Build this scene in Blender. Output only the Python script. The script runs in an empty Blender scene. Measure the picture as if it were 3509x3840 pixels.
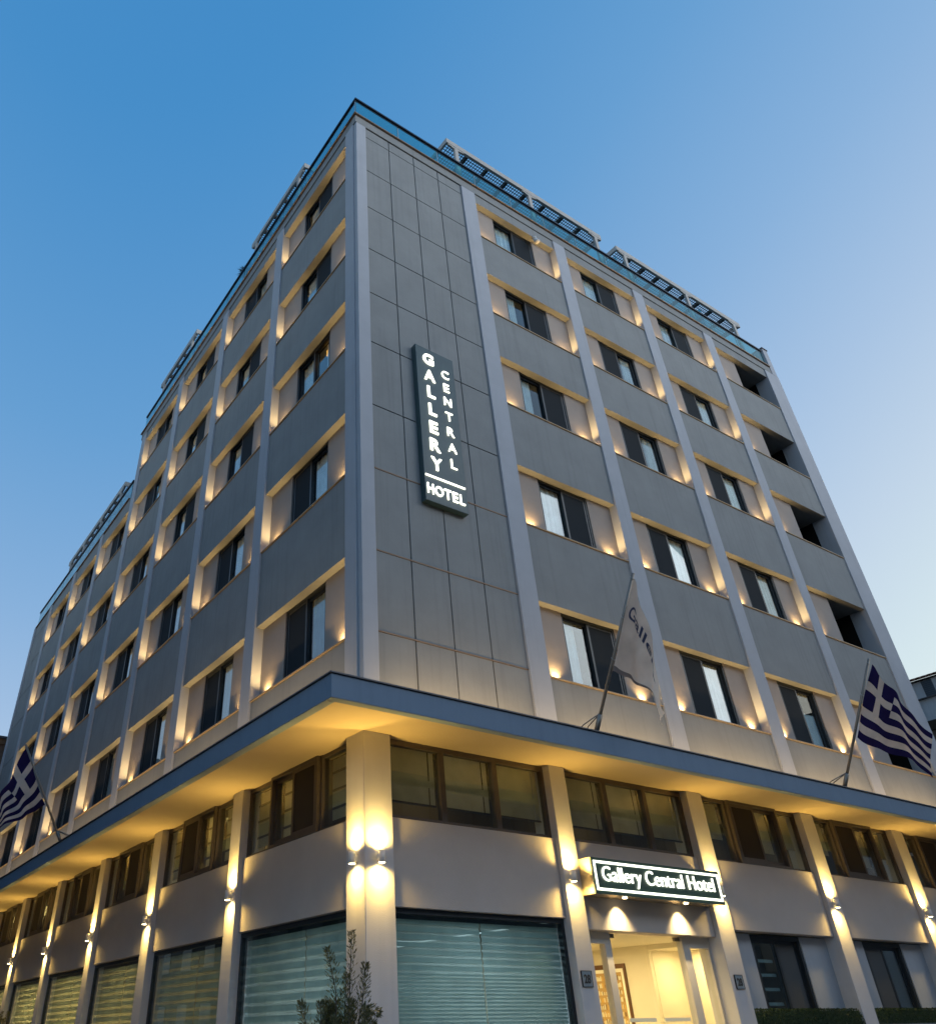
import bpy, bmesh, math, random
from mathutils import Vector, Matrix
R = math.radians
rnd = random.Random(7)
sc = bpy.context.scene
col = sc.collection

# ------------------------------------------------------------------ camera
cam_d = bpy.data.cameras.new('camera')
cam = bpy.data.objects.new('camera', cam_d); col.objects.link(cam)
yaw, pitch, roll = R(33.77746), R(35.47180), R(-1.08491)
f = Vector((math.sin(yaw)*math.cos(pitch), math.cos(yaw)*math.cos(pitch), math.sin(pitch)))
r0 = Vector((math.cos(yaw), -math.sin(yaw), 0)); u0 = r0.cross(f)
rv = r0*math.cos(roll)+u0*math.sin(roll); uv_ = -r0*math.sin(roll)+u0*math.cos(roll)
cam.matrix_world = Matrix(((rv.x, uv_.x, -f.x, -6.3554), (rv.y, uv_.y, -f.y, -9.7371), (rv.z, uv_.z, -f.z, 1.3097), (0, 0, 0, 1)))
cam_d.sensor_fit = 'HORIZONTAL'; cam_d.sensor_width = 36; cam_d.lens = 2925.6*36/3509
cam_d.shift_x = (1754.5-1376.9)/3509; cam_d.shift_y = -(1920-1783.65)/3509
cam_d.clip_end = 2000; cam_d.clip_start = .05
sc.camera = cam
sc.cycles.caustics_reflective = False; sc.cycles.caustics_refractive = False

# ------------------------------------------------------------------ sky, sun, exposure
SUN_EL, SUN_AZ = R(8), R(105)          # the bright side of the dusk sky, right of the frame
SKY_STRENGTH, EXPOSURE = .15, 2.737
world = bpy.data.worlds.new('World'); sc.world = world; world.use_nodes = True
nt = world.node_tree; bg = nt.nodes['Background']
sky = nt.nodes.new('ShaderNodeTexSky'); sky.sky_type = 'NISHITA'; sky.sun_disc = False
sky.sun_elevation = SUN_EL; sky.sun_rotation = SUN_AZ
sky.air_density = 1.0; sky.dust_density = 1.0; sky.ozone_density = 4.0
# dusk grading of the whole sky: its radiance mapped from deep azure to the pale glow by the horizon
sep = nt.nodes.new('ShaderNodeSeparateColor'); nt.links.new(sky.outputs[0], sep.inputs[0])
lg = nt.nodes.new('ShaderNodeMath'); lg.operation = 'LOGARITHM'; lg.inputs[1].default_value = math.e; nt.links.new(sep.outputs[1], lg.inputs[0])
mr = nt.nodes.new('ShaderNodeMapRange'); mr.inputs[1].default_value = -1.2; mr.inputs[2].default_value = 4.0; nt.links.new(lg.outputs[0], mr.inputs[0])
rampn = nt.nodes.new('ShaderNodeValToRGB'); cr = rampn.color_ramp; nt.links.new(mr.outputs[0], rampn.inputs[0])
for i, (x, c) in enumerate([(-1.2, (.032, .205, .52)), (-.72, (.062, .266, .58)), (-.406, (.135, .347, .648)), (-.093, (.247, .44, .711)), (.22, (.39, .548, .767)),
                            (.533, (.541, .669, .814)), (.846, (.668, .80, .85)), (1.3, (.86, .92, .89)), (2., (1.12, 1.06, .92)), (3., (1.7, 1.4, 1.05)), (4., (2.1, 1.6, 1.1))]):
    e = cr.elements[i] if i < 2 else cr.elements.new((x+1.2)/5.2)
    e.position = (x+1.2)/5.2; e.color = (*c, 1)
nt.links.new(rampn.outputs[0], bg.inputs[0]); bg.inputs[1].default_value = SKY_STRENGTH
sun_d = bpy.data.lights.new('sun', 'SUN'); sun_d.energy = .27; sun_d.angle = R(60); sun_d.color = (.95, .97, 1)   # last diffuse glow after sunset
sun = bpy.data.objects.new('sun', sun_d); col.objects.link(sun)
_a, _e = R(148), R(10)
sun.rotation_mode = 'QUATERNION'; sun.rotation_quaternion = Vector((-math.sin(_a)*math.cos(_e), -math.cos(_a)*math.cos(_e), -math.sin(_e))).to_track_quat('-Z', 'Y')
vs = sc.view_settings
vs.view_transform = 'Standard'; vs.look = 'None'; vs.gamma = 1; vs.exposure = EXPOSURE
try: vs.use_curve_mapping = False
except Exception: pass
WARM = (1.0, .64, .24)
P_LAMP_UP, P_LAMP_DN, P_SILL, P_WASH = 23, 17, 12., 4.6

# ------------------------------------------------------------------ materials
MATS = {}
def mat(name, color, rough=.8, metal=0., bump=0., bscale=60., var=.0, vscale=2., emit=None, estr=0., spec=.5, dirt=0.):
    if name in MATS: return MATS[name]
    m = bpy.data.materials.new(name); m.use_nodes = True
    n, l = m.node_tree.nodes, m.node_tree.links
    b = n['Principled BSDF']
    b.inputs['Base Color'].default_value = (*color, 1); b.inputs['Roughness'].default_value = rough
    b.inputs['Metallic'].default_value = metal; b.inputs['Specular IOR Level'].default_value = spec
    if emit: b.inputs['Emission Color'].default_value = (*emit, 1); b.inputs['Emission Strength'].default_value = estr
    if bump or var or dirt: geo = n.new('ShaderNodeNewGeometry')
    if var:
        t = n.new('ShaderNodeTexNoise'); t.inputs['Scale'].default_value = vscale; t.inputs['Detail'].default_value = 6
        t.inputs['Roughness'].default_value = .65; l.new(geo.outputs['Position'], t.inputs['Vector'])
        mp = n.new('ShaderNodeMapRange'); mp.inputs[1].default_value = .3; mp.inputs[2].default_value = .7
        mp.inputs[3].default_value = 1-var; mp.inputs[4].default_value = 1+var
        l.new(t.outputs['Fac'], mp.inputs[0])
        last = mp.outputs[0]
        if dirt:   # rain streaks: noise stretched in height
            mpg = n.new('ShaderNodeMapping'); mpg.inputs['Scale'].default_value = (5, 5, .18)
            t2 = n.new('ShaderNodeTexNoise'); t2.inputs['Scale'].default_value = 1.6; t2.inputs['Detail'].default_value = 5
            l.new(geo.outputs['Position'], mpg.inputs[0]); l.new(mpg.outputs[0], t2.inputs['Vector'])
            m2 = n.new('ShaderNodeMapRange'); m2.inputs[1].default_value = .52; m2.inputs[2].default_value = .75
            m2.inputs[3].default_value = 1; m2.inputs[4].default_value = 1-dirt
            l.new(t2.outputs['Fac'], m2.inputs[0])
            mm = n.new('ShaderNodeMath'); mm.operation = 'MULTIPLY'; l.new(last, mm.inputs[0]); l.new(m2.outputs[0], mm.inputs[1]); last = mm.outputs[0]
        mx = n.new('ShaderNodeMix'); mx.data_type = 'RGBA'; mx.blend_type = 'MULTIPLY'; mx.inputs[0].default_value = 1
        mx.inputs[6].default_value = (*color, 1); l.new(last, mx.inputs[7]); l.new(mx.outputs[2], b.inputs['Base Color'])
    if bump:
        t = n.new('ShaderNodeTexNoise'); t.inputs['Scale'].default_value = bscale; t.inputs['Detail'].default_value = 4
        l.new(geo.outputs['Position'], t.inputs['Vector'])
        bp = n.new('ShaderNodeBump'); bp.inputs['Strength'].default_value = bump; bp.inputs['Distance'].default_value = .01
        l.new(t.outputs['Fac'], bp.inputs['Height']); l.new(bp.outputs[0], b.inputs['Normal'])
    MATS[name] = m; return m
def glass(name, tint=(.9, .95, .95), refl=1.0, ior=1.5, rough=.0, haze=0., hcol=(.5, .5, .5)):
    if name in MATS: return MATS[name]
    m = bpy.data.materials.new(name); m.use_nodes = True
    n, l = m.node_tree.nodes, m.node_tree.links
    n.remove(n['Principled BSDF']); out = n['Material Output']
    tr = n.new('ShaderNodeBsdfTransparent'); tr.inputs[0].default_value = (*tint, 1)
    gl = n.new('ShaderNodeBsdfGlossy'); gl.inputs['Roughness'].default_value = rough
    fr = n.new('ShaderNodeFresnel'); gb = n.new('ShaderNodeNewGeometry'); mi = n.new('ShaderNodeMapRange'); mi.inputs[3].default_value = ior; mi.inputs[4].default_value = 1/ior
    l.new(gb.outputs['Backfacing'], mi.inputs[0]); l.new(mi.outputs[0], fr.inputs[0])
    mu = n.new('ShaderNodeMath'); mu.operation = 'MULTIPLY'; mu.use_clamp = True; mu.inputs[1].default_value = refl
    l.new(fr.outputs[0], mu.inputs[0])
    mx = n.new('ShaderNodeMixShader'); l.new(mu.outputs[0], mx.inputs[0]); l.new(tr.outputs[0], mx.inputs[1]); l.new(gl.outputs[0], mx.inputs[2])
    src = mx.outputs[0]
    if haze:
        df = n.new('ShaderNodeBsdfDiffuse'); df.inputs[0].default_value = (*hcol, 1)
        m2 = n.new('ShaderNodeMixShader'); m2.inputs[0].default_value = haze; l.new(src, m2.inputs[1]); l.new(df.outputs[0], m2.inputs[2]); src = m2.outputs[0]
    l.new(src, out.inputs[0]); MATS[name] = m; return m
def fabric(name, color, transl=.4, transp=0.):
    if name in MATS: return MATS[name]
    m = bpy.data.materials.new(name); m.use_nodes = True
    n, l = m.node_tree.nodes, m.node_tree.links
    n.remove(n['Principled BSDF']); out = n['Material Output']
    geo = n.new('ShaderNodeNewGeometry'); t = n.new('ShaderNodeTexNoise'); t.inputs['Scale'].default_value = 3; t.inputs['Detail'].default_value = 5
    l.new(geo.outputs['Position'], t.inputs['Vector'])
    mp = n.new('ShaderNodeMapRange'); mp.inputs[1].default_value = .3; mp.inputs[2].default_value = .7; mp.inputs[3].default_value = .85; mp.inputs[4].default_value = 1.1
    l.new(t.outputs['Fac'], mp.inputs[0])
    mx = n.new('ShaderNodeMix'); mx.data_type = 'RGBA'; mx.blend_type = 'MULTIPLY'; mx.inputs[0].default_value = 1
    mx.inputs[6].default_value = (*color, 1); l.new(mp.outputs[0], mx.inputs[7])
    d = n.new('ShaderNodeBsdfDiffuse'); tl = n.new('ShaderNodeBsdfTranslucent'); tp = n.new('ShaderNodeBsdfTransparent')
    l.new(mx.outputs[2], d.inputs[0]); l.new(mx.outputs[2], tl.inputs[0])
    a = n.new('ShaderNodeMixShader'); a.inputs[0].default_value = transl; l.new(d.outputs[0], a.inputs[1]); l.new(tl.outputs[0], a.inputs[2])
    b = n.new('ShaderNodeMixShader'); b.inputs[0].default_value = transp; l.new(a.outputs[0], b.inputs[1]); l.new(tp.outputs[0], b.inputs[2])
    l.new(b.outputs[0], out.inputs[0]); MATS[name] = m; return m

M_PIL = mat('pale_render', (.43, .45, .49), .85, bump=.25, bscale=90, var=.05, vscale=1.3, dirt=.06)
M_SPAN = mat('taupe_render', (.275, .285, .285), .9, bump=.35, bscale=110, var=.09, vscale=1.1, dirt=.12)
M_REC = mat('recess_render', (.36, .315, .285), .9, bump=.3, bscale=100, var=.05)
M_GPIL = mat('pillar_render_lightened', (.58, .57, .59), .85, bump=.25, bscale=90, var=.05, vscale=1.3, dirt=.05)  # lighter copy of the pale render; extra street-level light is in its colour
M_CAN = mat('canopy_paint', (.20, .27, .36), .8, bump=.2, bscale=90, var=.05, vscale=.8, dirt=.07)
M_SOF = mat('soffit_paint', (.44, .35, .22), .9, bump=.12, bscale=80, var=.03)
M_PAR = mat('lower_panel_render', (.50, .46, .44), .9, bump=.5, bscale=120, var=.06, vscale=1.0)
M_CAP = mat('dark_cap_metal', (.10, .10, .11), .5, metal=.3, var=.1, vscale=3)
M_FLASH = mat('bronze_flashing', (.22, .15, .10), .55, metal=.3, var=.1, vscale=4)
M_SILL = mat('sill_stone', (.40, .29, .17), .6, var=.1, vscale=4)
M_JOINT = mat('joint_backing', (.06, .06, .06), .9)  # dark backing seen in the gaps between cladding panels
M_FRAME = mat('anthracite_aluminium', (.035, .042, .05), .4, metal=.4, var=.1, vscale=5)
M_BFRAME = mat('bronze_aluminium', (.12, .10, .09), .4, metal=.4, var=.1, vscale=5)
M_SCREEN = mat('insect_mesh', (.026, .032, .038), .8, spec=.1)
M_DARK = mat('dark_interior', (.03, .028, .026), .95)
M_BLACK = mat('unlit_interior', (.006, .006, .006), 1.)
M_GLASS = glass('window_glass', (.9, .97, .98), 1.5)
M_RGLASS = glass('railing_glass', (.40, .76, .80), 1.2, haze=.06, hcol=(.15, .5, .55))
M_SGLASS = glass('shop_glass', (.88, .97, .96), 1.2)
M_DGLASS = glass('door_glass', (.95, .97, .95), .5)
M_CURT = fabric('white_curtain', (.85, .87, .87), .15)
M_CURTB = fabric('blue_curtain', (.22, .42, .55), .3)
M_BLIND = fabric('roller_blind', (.55, .50, .38), .3)
M_ZEB = fabric('blind_band', (.42, .50, .48), .28)
M_SHEER = fabric('blind_sheer', (.66, .72, .70), .5, .35)
M_SIGN = mat('sign_petrol', (.035, .075, .085), .45, var=.1, vscale=3)
M_SIGNG = mat('sign_green', (.03, .075, .055), .4)
M_BRASS = mat('sign_case_metal', (.6, .5, .33), .25, metal=.8, var=.08, vscale=3)
M_LET = mat('lit_letter', (.9, .9, .85), .5, emit=(1., .98, .80), estr=.42)
M_LAMP = mat('lamp_white', (.75, .74, .72), .4)
M_LENS = mat('lamp_lens', (.9, .8, .6), .3, emit=(1, .8, .45), estr=3.)
M_POLE = mat('pole_metal', (.30, .26, .22), .45, metal=.5, var=.1, vscale=8)
M_PERG = mat('pergola_paint', (.46, .44, .41), .7, var=.06)
M_LATT = mat('lattice_dark', (.07, .075, .075), .8)
M_RAIL = mat('rail_dark', (.016, .02, .03), .4, metal=.3)
M_STEEL = mat('steel', (.4, .42, .42), .35, metal=.8)

# ------------------------------------------------------------------ helpers
def boxes_mesh(name, bxs, m=None, bevel=0.):
    me = bpy.data.meshes.new(name); V, F = [], []
    for (x0, x1, y0, y1, z0, z1) in bxs:
        b = len(V)
        V += [(x0, y0, z0), (x1, y0, z0), (x1, y1, z0), (x0, y1, z0), (x0, y0, z1), (x1, y0, z1), (x1, y1, z1), (x0, y1, z1)]
        F += [(b, b+3, b+2, b+1), (b+4, b+5, b+6, b+7), (b, b+1, b+5, b+4), (b+1, b+2, b+6, b+5), (b+2, b+3, b+7, b+6), (b+3, b, b+4, b+7)]
    me.from_pydata(V, [], F)
    if bevel:
        bm = bmesh.new(); bm.from_mesh(me)
        bmesh.ops.bevel(bm, geom=bm.edges[:], offset=bevel, segments=1, affect='EDGES', clamp_overlap=True)
        bm.to_mesh(me); bm.free()
    if m: me.materials.append(m)
    return me
def link(name, me, parent=None, loc=(0, 0, 0), rz=0., kind=None):
    o = bpy.data.objects.new(name, me); col.objects.link(o)
    o.location = loc; o.rotation_euler = (0, 0, rz)
    if parent: o.parent = parent
    if kind: o['kind'] = kind
    return o
def bx(name, bxs, m, parent=None, bevel=0., kind=None):
    """boxes in world axes; the object's origin sits at the base of the boxes"""
    x = min(b[0] for b in bxs); y = min(b[2] for b in bxs); z = min(b[4] for b in bxs)
    return link(name, boxes_mesh(name, [(a-x, b-x, c-y, d-y, e-z, g-z) for a, b, c, d, e, g in bxs], m, bevel), parent, (x, y, z), kind=kind)
def fb(fac, u0, u1, d0, d1, z0, z1):
    return (u0, u1, d0, d1, z0, z1) if fac == 'R' else (d0, d1, u0, u1, z0, z1)
def thing(name, label, cat, loc=(0, 0, 0), group=None, rz=0.):
    o = bpy.data.objects.new(name, None); col.objects.link(o); o.location = loc; o.rotation_euler = (0, 0, rz)
    o.empty_display_size = .2
    o['label'] = label; o['category'] = cat
    if group: o['group'] = group
    return o
def tag(o, label, cat, group=None):
    o['label'] = label; o['category'] = cat
    if group: o['group'] = group
    return o
def pyd(name, V, F, m, smooth=False):
    me = bpy.data.meshes.new(name); me.from_pydata(V, [], F)
    if m: me.materials.append(m)
    if smooth:
        for p in me.polygons: p.use_smooth = True
    return me
def sheets(name, rects, m):
    V, F = [], []
    for x0, x1, y, z0, z1 in rects:
        b = len(V); V += [(x0, y, z0), (x1, y, z0), (x1, y, z1), (x0, y, z1)]; F.append((b, b+1, b+2, b+3))
    return pyd(name, V, F, m)
def cyl(name, r, h, m, seg=20, axis='Z', r2=None, z0=0.):
    r2 = r if r2 is None else r2
    V, F = [], []
    for k in range(seg):
        a = 2*math.pi*k/seg; V.append((r*math.cos(a), r*math.sin(a), z0))
    for k in range(seg):
        a = 2*math.pi*k/seg; V.append((r2*math.cos(a), r2*math.sin(a), z0+h))
    for k in range(seg): F.append((k, (k+1) % seg, seg+(k+1) % seg, seg+k))
    F.append(tuple(range(seg-1, -1, -1))); F.append(tuple(range(seg, 2*seg)))
    me = pyd(name, V, F, m)
    for p in me.polygons[:seg]: p.use_smooth = True
    return me
def tube(name, pts, r, m, seg=8):
    V, F = [], []; n = len(pts); pts = [Vector(p) for p in pts]
    rr = r if isinstance(r, (list, tuple)) else [r]*n
    for i, p in enumerate(pts):
        t = (pts[min(i+1, n-1)]-pts[max(i-1, 0)]).normalized()
        a = t.orthogonal().normalized(); b = t.cross(a)
        if i and (a.dot(pa) < .9):
            a = (pa-t*pa.dot(t)).normalized(); b = t.cross(a)
        pa = a
        for k in range(seg):
            w = 2*math.pi*k/seg; V.append(tuple(p+(a*math.cos(w)+b*math.sin(w))*rr[i]))
    for i in range(n-1):
        for k in range(seg): F.append((i*seg+k, i*seg+(k+1) % seg, (i+1)*seg+(k+1) % seg, (i+1)*seg+k))
    F.append(tuple(range(seg-1, -1, -1))); F.append(tuple(range((n-1)*seg, n*seg)))
    return pyd(name, V, F, m, True)
def light(kind, name, loc, direction, power, parent=None, color=WARM, **kw):
    d = bpy.data.lights.new(name, kind); d.energy = power; d.color = color
    for k, v in kw.items(): setattr(d, k, v)
    o = bpy.data.objects.new(name, d); col.objects.link(o)
    o.rotation_mode = 'QUATERNION'; o.rotation_quaternion = Vector(direction).to_track_quat('-Z', 'Y')
    o.location = loc
    if parent:
        o.parent = parent; o.matrix_parent_inverse = parent.matrix_world.inverted() if False else Matrix.Translation(-Vector(parent.location))
    return o
def text_mesh(s, size, depth, m, offset=.0, align='CENTER'):
    c = bpy.data.curves.new('t', 'FONT'); c.body = s; c.size = size; c.extrude = depth/2; c.offset = offset; c.resolution_u = 4
    c.align_x = align
    o = bpy.data.objects.new('t', c); col.objects.link(o)
    dg = bpy.context.evaluated_depsgraph_get(); dg.update()
    me = bpy.data.meshes.new_from_object(o.evaluated_get(dg)); bpy.data.objects.remove(o); bpy.data.curves.remove(c)
    me.materials.clear(); me.materials.append(m)
    return me
def islands(me):
    """split a text mesh into one mesh per character"""
    bm = bmesh.new(); bm.from_mesh(me); bm.verts.ensure_lookup_table()
    bmesh.ops.remove_doubles(bm, verts=bm.verts[:], dist=1e-5); bm.verts.ensure_lookup_table(); bm.verts.index_update()
    seen = [-1]*len(bm.verts); groups = []
    for v in bm.verts:
        if seen[v.index] >= 0: continue
        st = [v]; seen[v.index] = len(groups); g = []
        while st:
            a = st.pop(); g.append(a.index)
            for e in a.link_edges:
                b = e.other_vert(a)
                if seen[b.index] < 0: seen[b.index] = len(groups); st.append(b)
        groups.append(g)
    out = []
    for gi, g in enumerate(groups):
        mp = {v: i for i, v in enumerate(g)}
        V = [tuple(bm.verts[v].co) for v in g]
        F = [tuple(mp[v.index] for v in fc.verts) for fc in bm.faces if seen[fc.verts[0].index] == gi]
        out.append((V, F))
    bm.free()
    out.sort(key=lambda q: min(v[0] for v in q[0]))
    return out

# ------------------------------------------------------------------ levels and axes measured for both facades
ZS = [6.6, 9.933, 13.249, 16.321, 19.4]          # sills
ZL = [8.149, 11.473, 14.781, 17.856, 20.935]     # lintels
Z_SOF, Z_CB, Z_CT = 4.96, 4.78, 5.12
RP = [(3.60, 4.10), (7.241, 7.73), (10.868, 11.36), (14.52, 15.0), (18.139, 19.0)]        # upper pilasters, right
LP = [(4.0, 4.45), (7.923, 8.375), (11.84, 12.29), (15.76, 16.22), (19.68, 20.13), (23.55, 24.0), (27.5, 27.97), (30.62, 30.98)]
HI, LO = 21.655, 18.53                              # top of the high and of the low roof wall
L_STEP = 16.46
PJ = .045
GND = -.25

# ------------------------------------------------------------------ ground, street
bx('street', [(-200, 300, -200, 300, GND-.3, GND-.13)], mat('asphalt', (.05, .05, .052), .9, bump=.4, bscale=40, var=.15), kind='structure')
bx('pavement', [(-3.2, 40, -3.2, -.02, GND-.13, GND), (-3.2, -.02, -.02, 60, GND-.13, GND)], mat('paving', (.42, .40, .37), .9, bump=.3, var=.1), kind='structure')

# ------------------------------------------------------------------ the hotel
H = thing('hotel_building', 'grey hotel on the street corner with lit window recesses and a canopy wrapped round it', 'building')

# pilasters
for a, b in RP: bx('pilaster', [(a, b, -PJ, .4, Z_CT-.05, 21.30)], M_PIL, H, .006)
for i, (a, b) in enumerate(LP):
    bx('pilaster', [(-PJ, .4, a, b, Z_CT-.05, 21.30 if i < 4 else (18.5 if i < 7 else 18.54))], M_PIL, H, .006)
bx('pilaster', [(-PJ, .3, .085, .46, Z_CT-.05, 21.30)], M_PIL, H, .006)
bx('pilaster', [(-.012, .29, -PJ, .083, Z_CT-.05, 21.30)], M_PIL, H, .006)

# spandrels, recess walls, sills, windows
def spandrels(fac, u0, u1, top_floor):
    zz = [(Z_CT-.05, ZS[0])]+[(ZL[k], ZS[k+1]) for k in range(top_floor)]
    for z0, z1 in zz:
        bx('spandrel', [fb(fac, u0+.001, u1-.001, 0, .36, z0, z1-.026)], M_SPAN, H)
        bx('sill', [fb(fac, u0-.004, u1+.004, -.03, .30, z1-.028, z1)], M_SILL, H, .003)
    zt = ZL[top_floor]
    hi = top_floor == 4
    bx('spandrel', [fb(fac, u0+.001, u1-.001, 0, .36, zt, 21.33 if hi else LO-.04)], M_SPAN, H)

WIN_M = {}
def window_meshes(w, h):
    k = (round(w, 3), round(h, 3))
    if k in WIN_M: return WIN_M[k]
    t = .05; x = w/2
    fr = boxes_mesh('window', [(-x, -x+t, .19, .30, 0, h), (x-t, x, .19, .30, 0, h), (-x+t, x-t, .19, .30, h-t, h), (-x+t, x-t, .19, .30, 0, t*.7)], M_FRAME)
    s = .055; hw = (w-2*t)/2
    def sash(a, b, d): return [(a, a+s, d, d+.04, t*.7, h-t), (b-s, b, d, d+.04, t*.7, h-t), (a+s, b-s, d, d+.04, h-t-s, h-t), (a+s, b-s, d, d+.04, t*.7, t*.7+s)]
    la, lb, ra, rb = -x+t, .03, -.03, x-t
    sf = boxes_mesh('sash', sash(la, lb, .205), M_FRAME); sb = boxes_mesh('sash', sash(ra, rb, .25), M_FRAME)
    sf2 = boxes_mesh('sash', sash(ra, rb, .205), M_FRAME); sb2 = boxes_mesh('sash', sash(la, lb, .25), M_FRAME)
    def pane(a, b, d, m, n): return boxes_mesh(n, [(a+s, b-s, d, d+.006, t*.7+s, h-t-s)], m)
    P = dict(sf=sf, sb=sb, sf2=sf2, sb2=sb2, fr=fr,
             glL=pane(la, lb, .222, M_GLASS, 'pane'), glR=pane(ra, rb, .222, M_GLASS, 'pane'), glLb=pane(la, lb, .268, M_GLASS, 'pane'), glRb=pane(ra, rb, .268, M_GLASS, 'pane'),
             scL=pane(la, lb, .212, M_SCREEN, 'insect_screen'), scR=pane(ra, rb, .212, M_SCREEN, 'insect_screen'))
    WIN_M[k] = P; return P
def curtain(w, h, m, folds, amp=.03, seed=0):
    r = random.Random(seed); n = max(8, int(w*60)); V, F = [], []
    ph = r.random()*6
    for i in range(n+1):
        x = w*i/n; y = amp*math.sin(folds*2*math.pi*i/n+ph)+amp*.5*math.sin(folds*4.7*math.pi*i/n+1)
        V += [(x, y, 0), (x, y*.7, h)]
    for i in range(n): F.append((2*i, 2*i+2, 2*i+3, 2*i+1))
    return pyd('curtain', V, F, m, True)
def window(fac, u, z0, z1, w, left, right, seed=0):
    """left / right: s screen, c drawn curtain, p part-drawn curtain, g bare glass, b blue curtain, w lit warm"""
    h = z1-z0; P = window_meshes(w, h)
    rz = 0 if fac == 'R' else -math.pi/2
    o = link('window', P['fr'], H, (u, 0, z0) if fac == 'R' else (0, u, z0), rz)
    ls = left == 's'
    link('sash', P['sf'] if ls else P['sb2'], o); link('sash', P['sb'] if ls else P['sf2'], o)
    link('pane', P['glLb'], o); link('pane', P['glRb'], o)
    x = w/2
    for side, k in (('L', left), ('R', right)):
        a, b = (-x+.06, -.02) if side == 'L' else (.02, x-.06)
        if k == 's': link('insect_screen', P['scL' if side == 'L' else 'scR'], o)
        elif k in 'cb': link('curtain', curtain(b-a, h-.12, M_CURT if k == 'c' else M_CURTB, rnd.uniform(3, 6), .018, seed), o, (a, .34, .06))
        elif k == 'p': link('curtain', curtain((b-a)*.5, h-.12, M_CURT, 5, .03, seed), o, (a+(b-a)*(.1 if side == 'L' else .42), .34, .06))
        elif k == 'h': link('curtain', curtain(b-a, (h-.12)*.62, M_CURT, 4, .012, seed), o, (a, .34, .06))
        elif k == 'w':
            link('curtain', curtain((b-a)*.45, h-.12, M_CURT, 4, .02, seed), o, (a+(b-a)*.5, .36, .06))
            bxs = boxes_mesh('ceiling_cove', [(a+(b-a)*.3, b-.02, .40, .44, h-.30, h-.12)], mat('cove_glow', (1, .6, .2), .6, emit=(1, .45, .08), estr=.25)); link('ceiling_cove', bxs, o)
    return o
def bay(fac, u0, u1, uc, ww, top_floor, kinds):
    spandrels(fac, u0, u1, top_floor)
    for k in range(top_floor+1):
        z0, z1 = ZS[k], ZL[k]
        for a, b in ((u0+.001, uc-ww/2), (uc+ww/2, u1-.001)):
            bx('recess_wall', [fb(fac, a, b, .17, .34, z0, z1)], M_REC, H)
        window(fac, uc, z0, z1, ww, kinds[k][0], kinds[k][1], k+int(u0*10))
        for ul in (u0+.36, u1-.36):
            p = (ul, .142, z0+.03) if fac == 'R' else (.142, ul, z0+.03)
            light('SPOT', 'uplight', p, (0, 0, 1), P_SILL, None, spot_size=R(122), spot_blend=1., shadow_soft_size=.018)
RK = {1: ['ps', 'cs', 'ps', 'ps', 'cs'], 2: ['sc', 'sc', 'sp', 'sp', 'cs'], 3: ['sh', 'sc', 'sc', 'sc', 'cs']}   # by row, left and right sash
for b, (u0, u1, uc) in {1: (4.10, 7.241, 5.68), 2: (7.73, 10.868, 9.31), 3: (11.36, 14.52, 12.945)}.items():
    bay('R', u0, u1, uc, 1.56, 4, RK[b])
LK = [['sb', 'sc', 'cw', 'ps', 'ps'], ['sc', 'sc', 'ps', 'ps', 'sc'], ['sc', 'sc', 'ps', 'ps', 'ps'], ['sc', 'sc', 'sc', 'sc', 'sc'],
      ['ps', 'sc', 'sw', 'sc'], ['sc', 'sc', 'sc', 'sc'], ['sg', 'sc', 'cs', 'ps']]
LU = [(.46, 4.0)]+[(LP[i][1], LP[i+1][0]) for i in range(6)]
for i, (u0, u1) in enumerate(LU):
    bay('L', u0, u1, (u0+u1)/2+.015, 1.56, 4 if i < 4 else 3, LK[i])
# the last bay on the right: open loggias
spandrels('R', 15.0, 18.139, 4)
for k in range(5):
    bx('recess_wall', [fb('R', 15.001, 16.41, .17, .34, ZS[k], ZL[k])], M_REC, H)
    light('SPOT', 'uplight', (15.36, .142, ZS[k]+.03), (0, 0, 1), P_SILL, None, spot_size=R(122), spot_blend=1., shadow_soft_size=.018)
    bx('loggia_ceiling', [(16.41, 18.139, .361, .98, ZL[k], ZL[k]+.1)], M_SPAN, H)
bx('loggia_wall', [(18.139, 19.0, .401, .47, Z_CT, 21.3)], M_PIL, H)
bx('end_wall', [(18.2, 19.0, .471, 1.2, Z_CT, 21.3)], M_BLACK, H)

# corner cladding panels, left and right
def cladding(fac, us, zs, m=M_SPAN):
    for i in range(len(us)-1):
        for j in range(len(zs)-1):
            bx('cladding_panel', [fb(fac, us[i]+.012, us[i+1]-.012, 0, .04, zs[j]+.012, zs[j+1]-.012)], m, H, .004)
PZ = [Z_CT-.05, 6.62, 8.14, 9.91, 11.47, 13.22, 14.76, 16.28, 17.87, 19.40, 20.92, 21.32]
cladding('R', [.27, 1.07, 1.91, 2.755, 3.60], PZ)
bx('wall', [(.03, 3.62, .036, .44, Z_CT, 21.3)], M_JOINT, H)
for z in PZ[1:4]:
    bx('flashing', [fb('R', .285, 3.598, -.012, .03, z-.011, z+.011)], M_FLASH, H)
cladding('L', [27.97, 29.3, 30.62], [Z_CT-.05, 6.6, 8.15, 9.93, 11.47, 13.25, 14.78, 16.32, 17.86, LO-.04])
bx('wall', [(.036, .9, 27.98, 30.7, Z_CT, 18.45)], M_JOINT, H)

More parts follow.
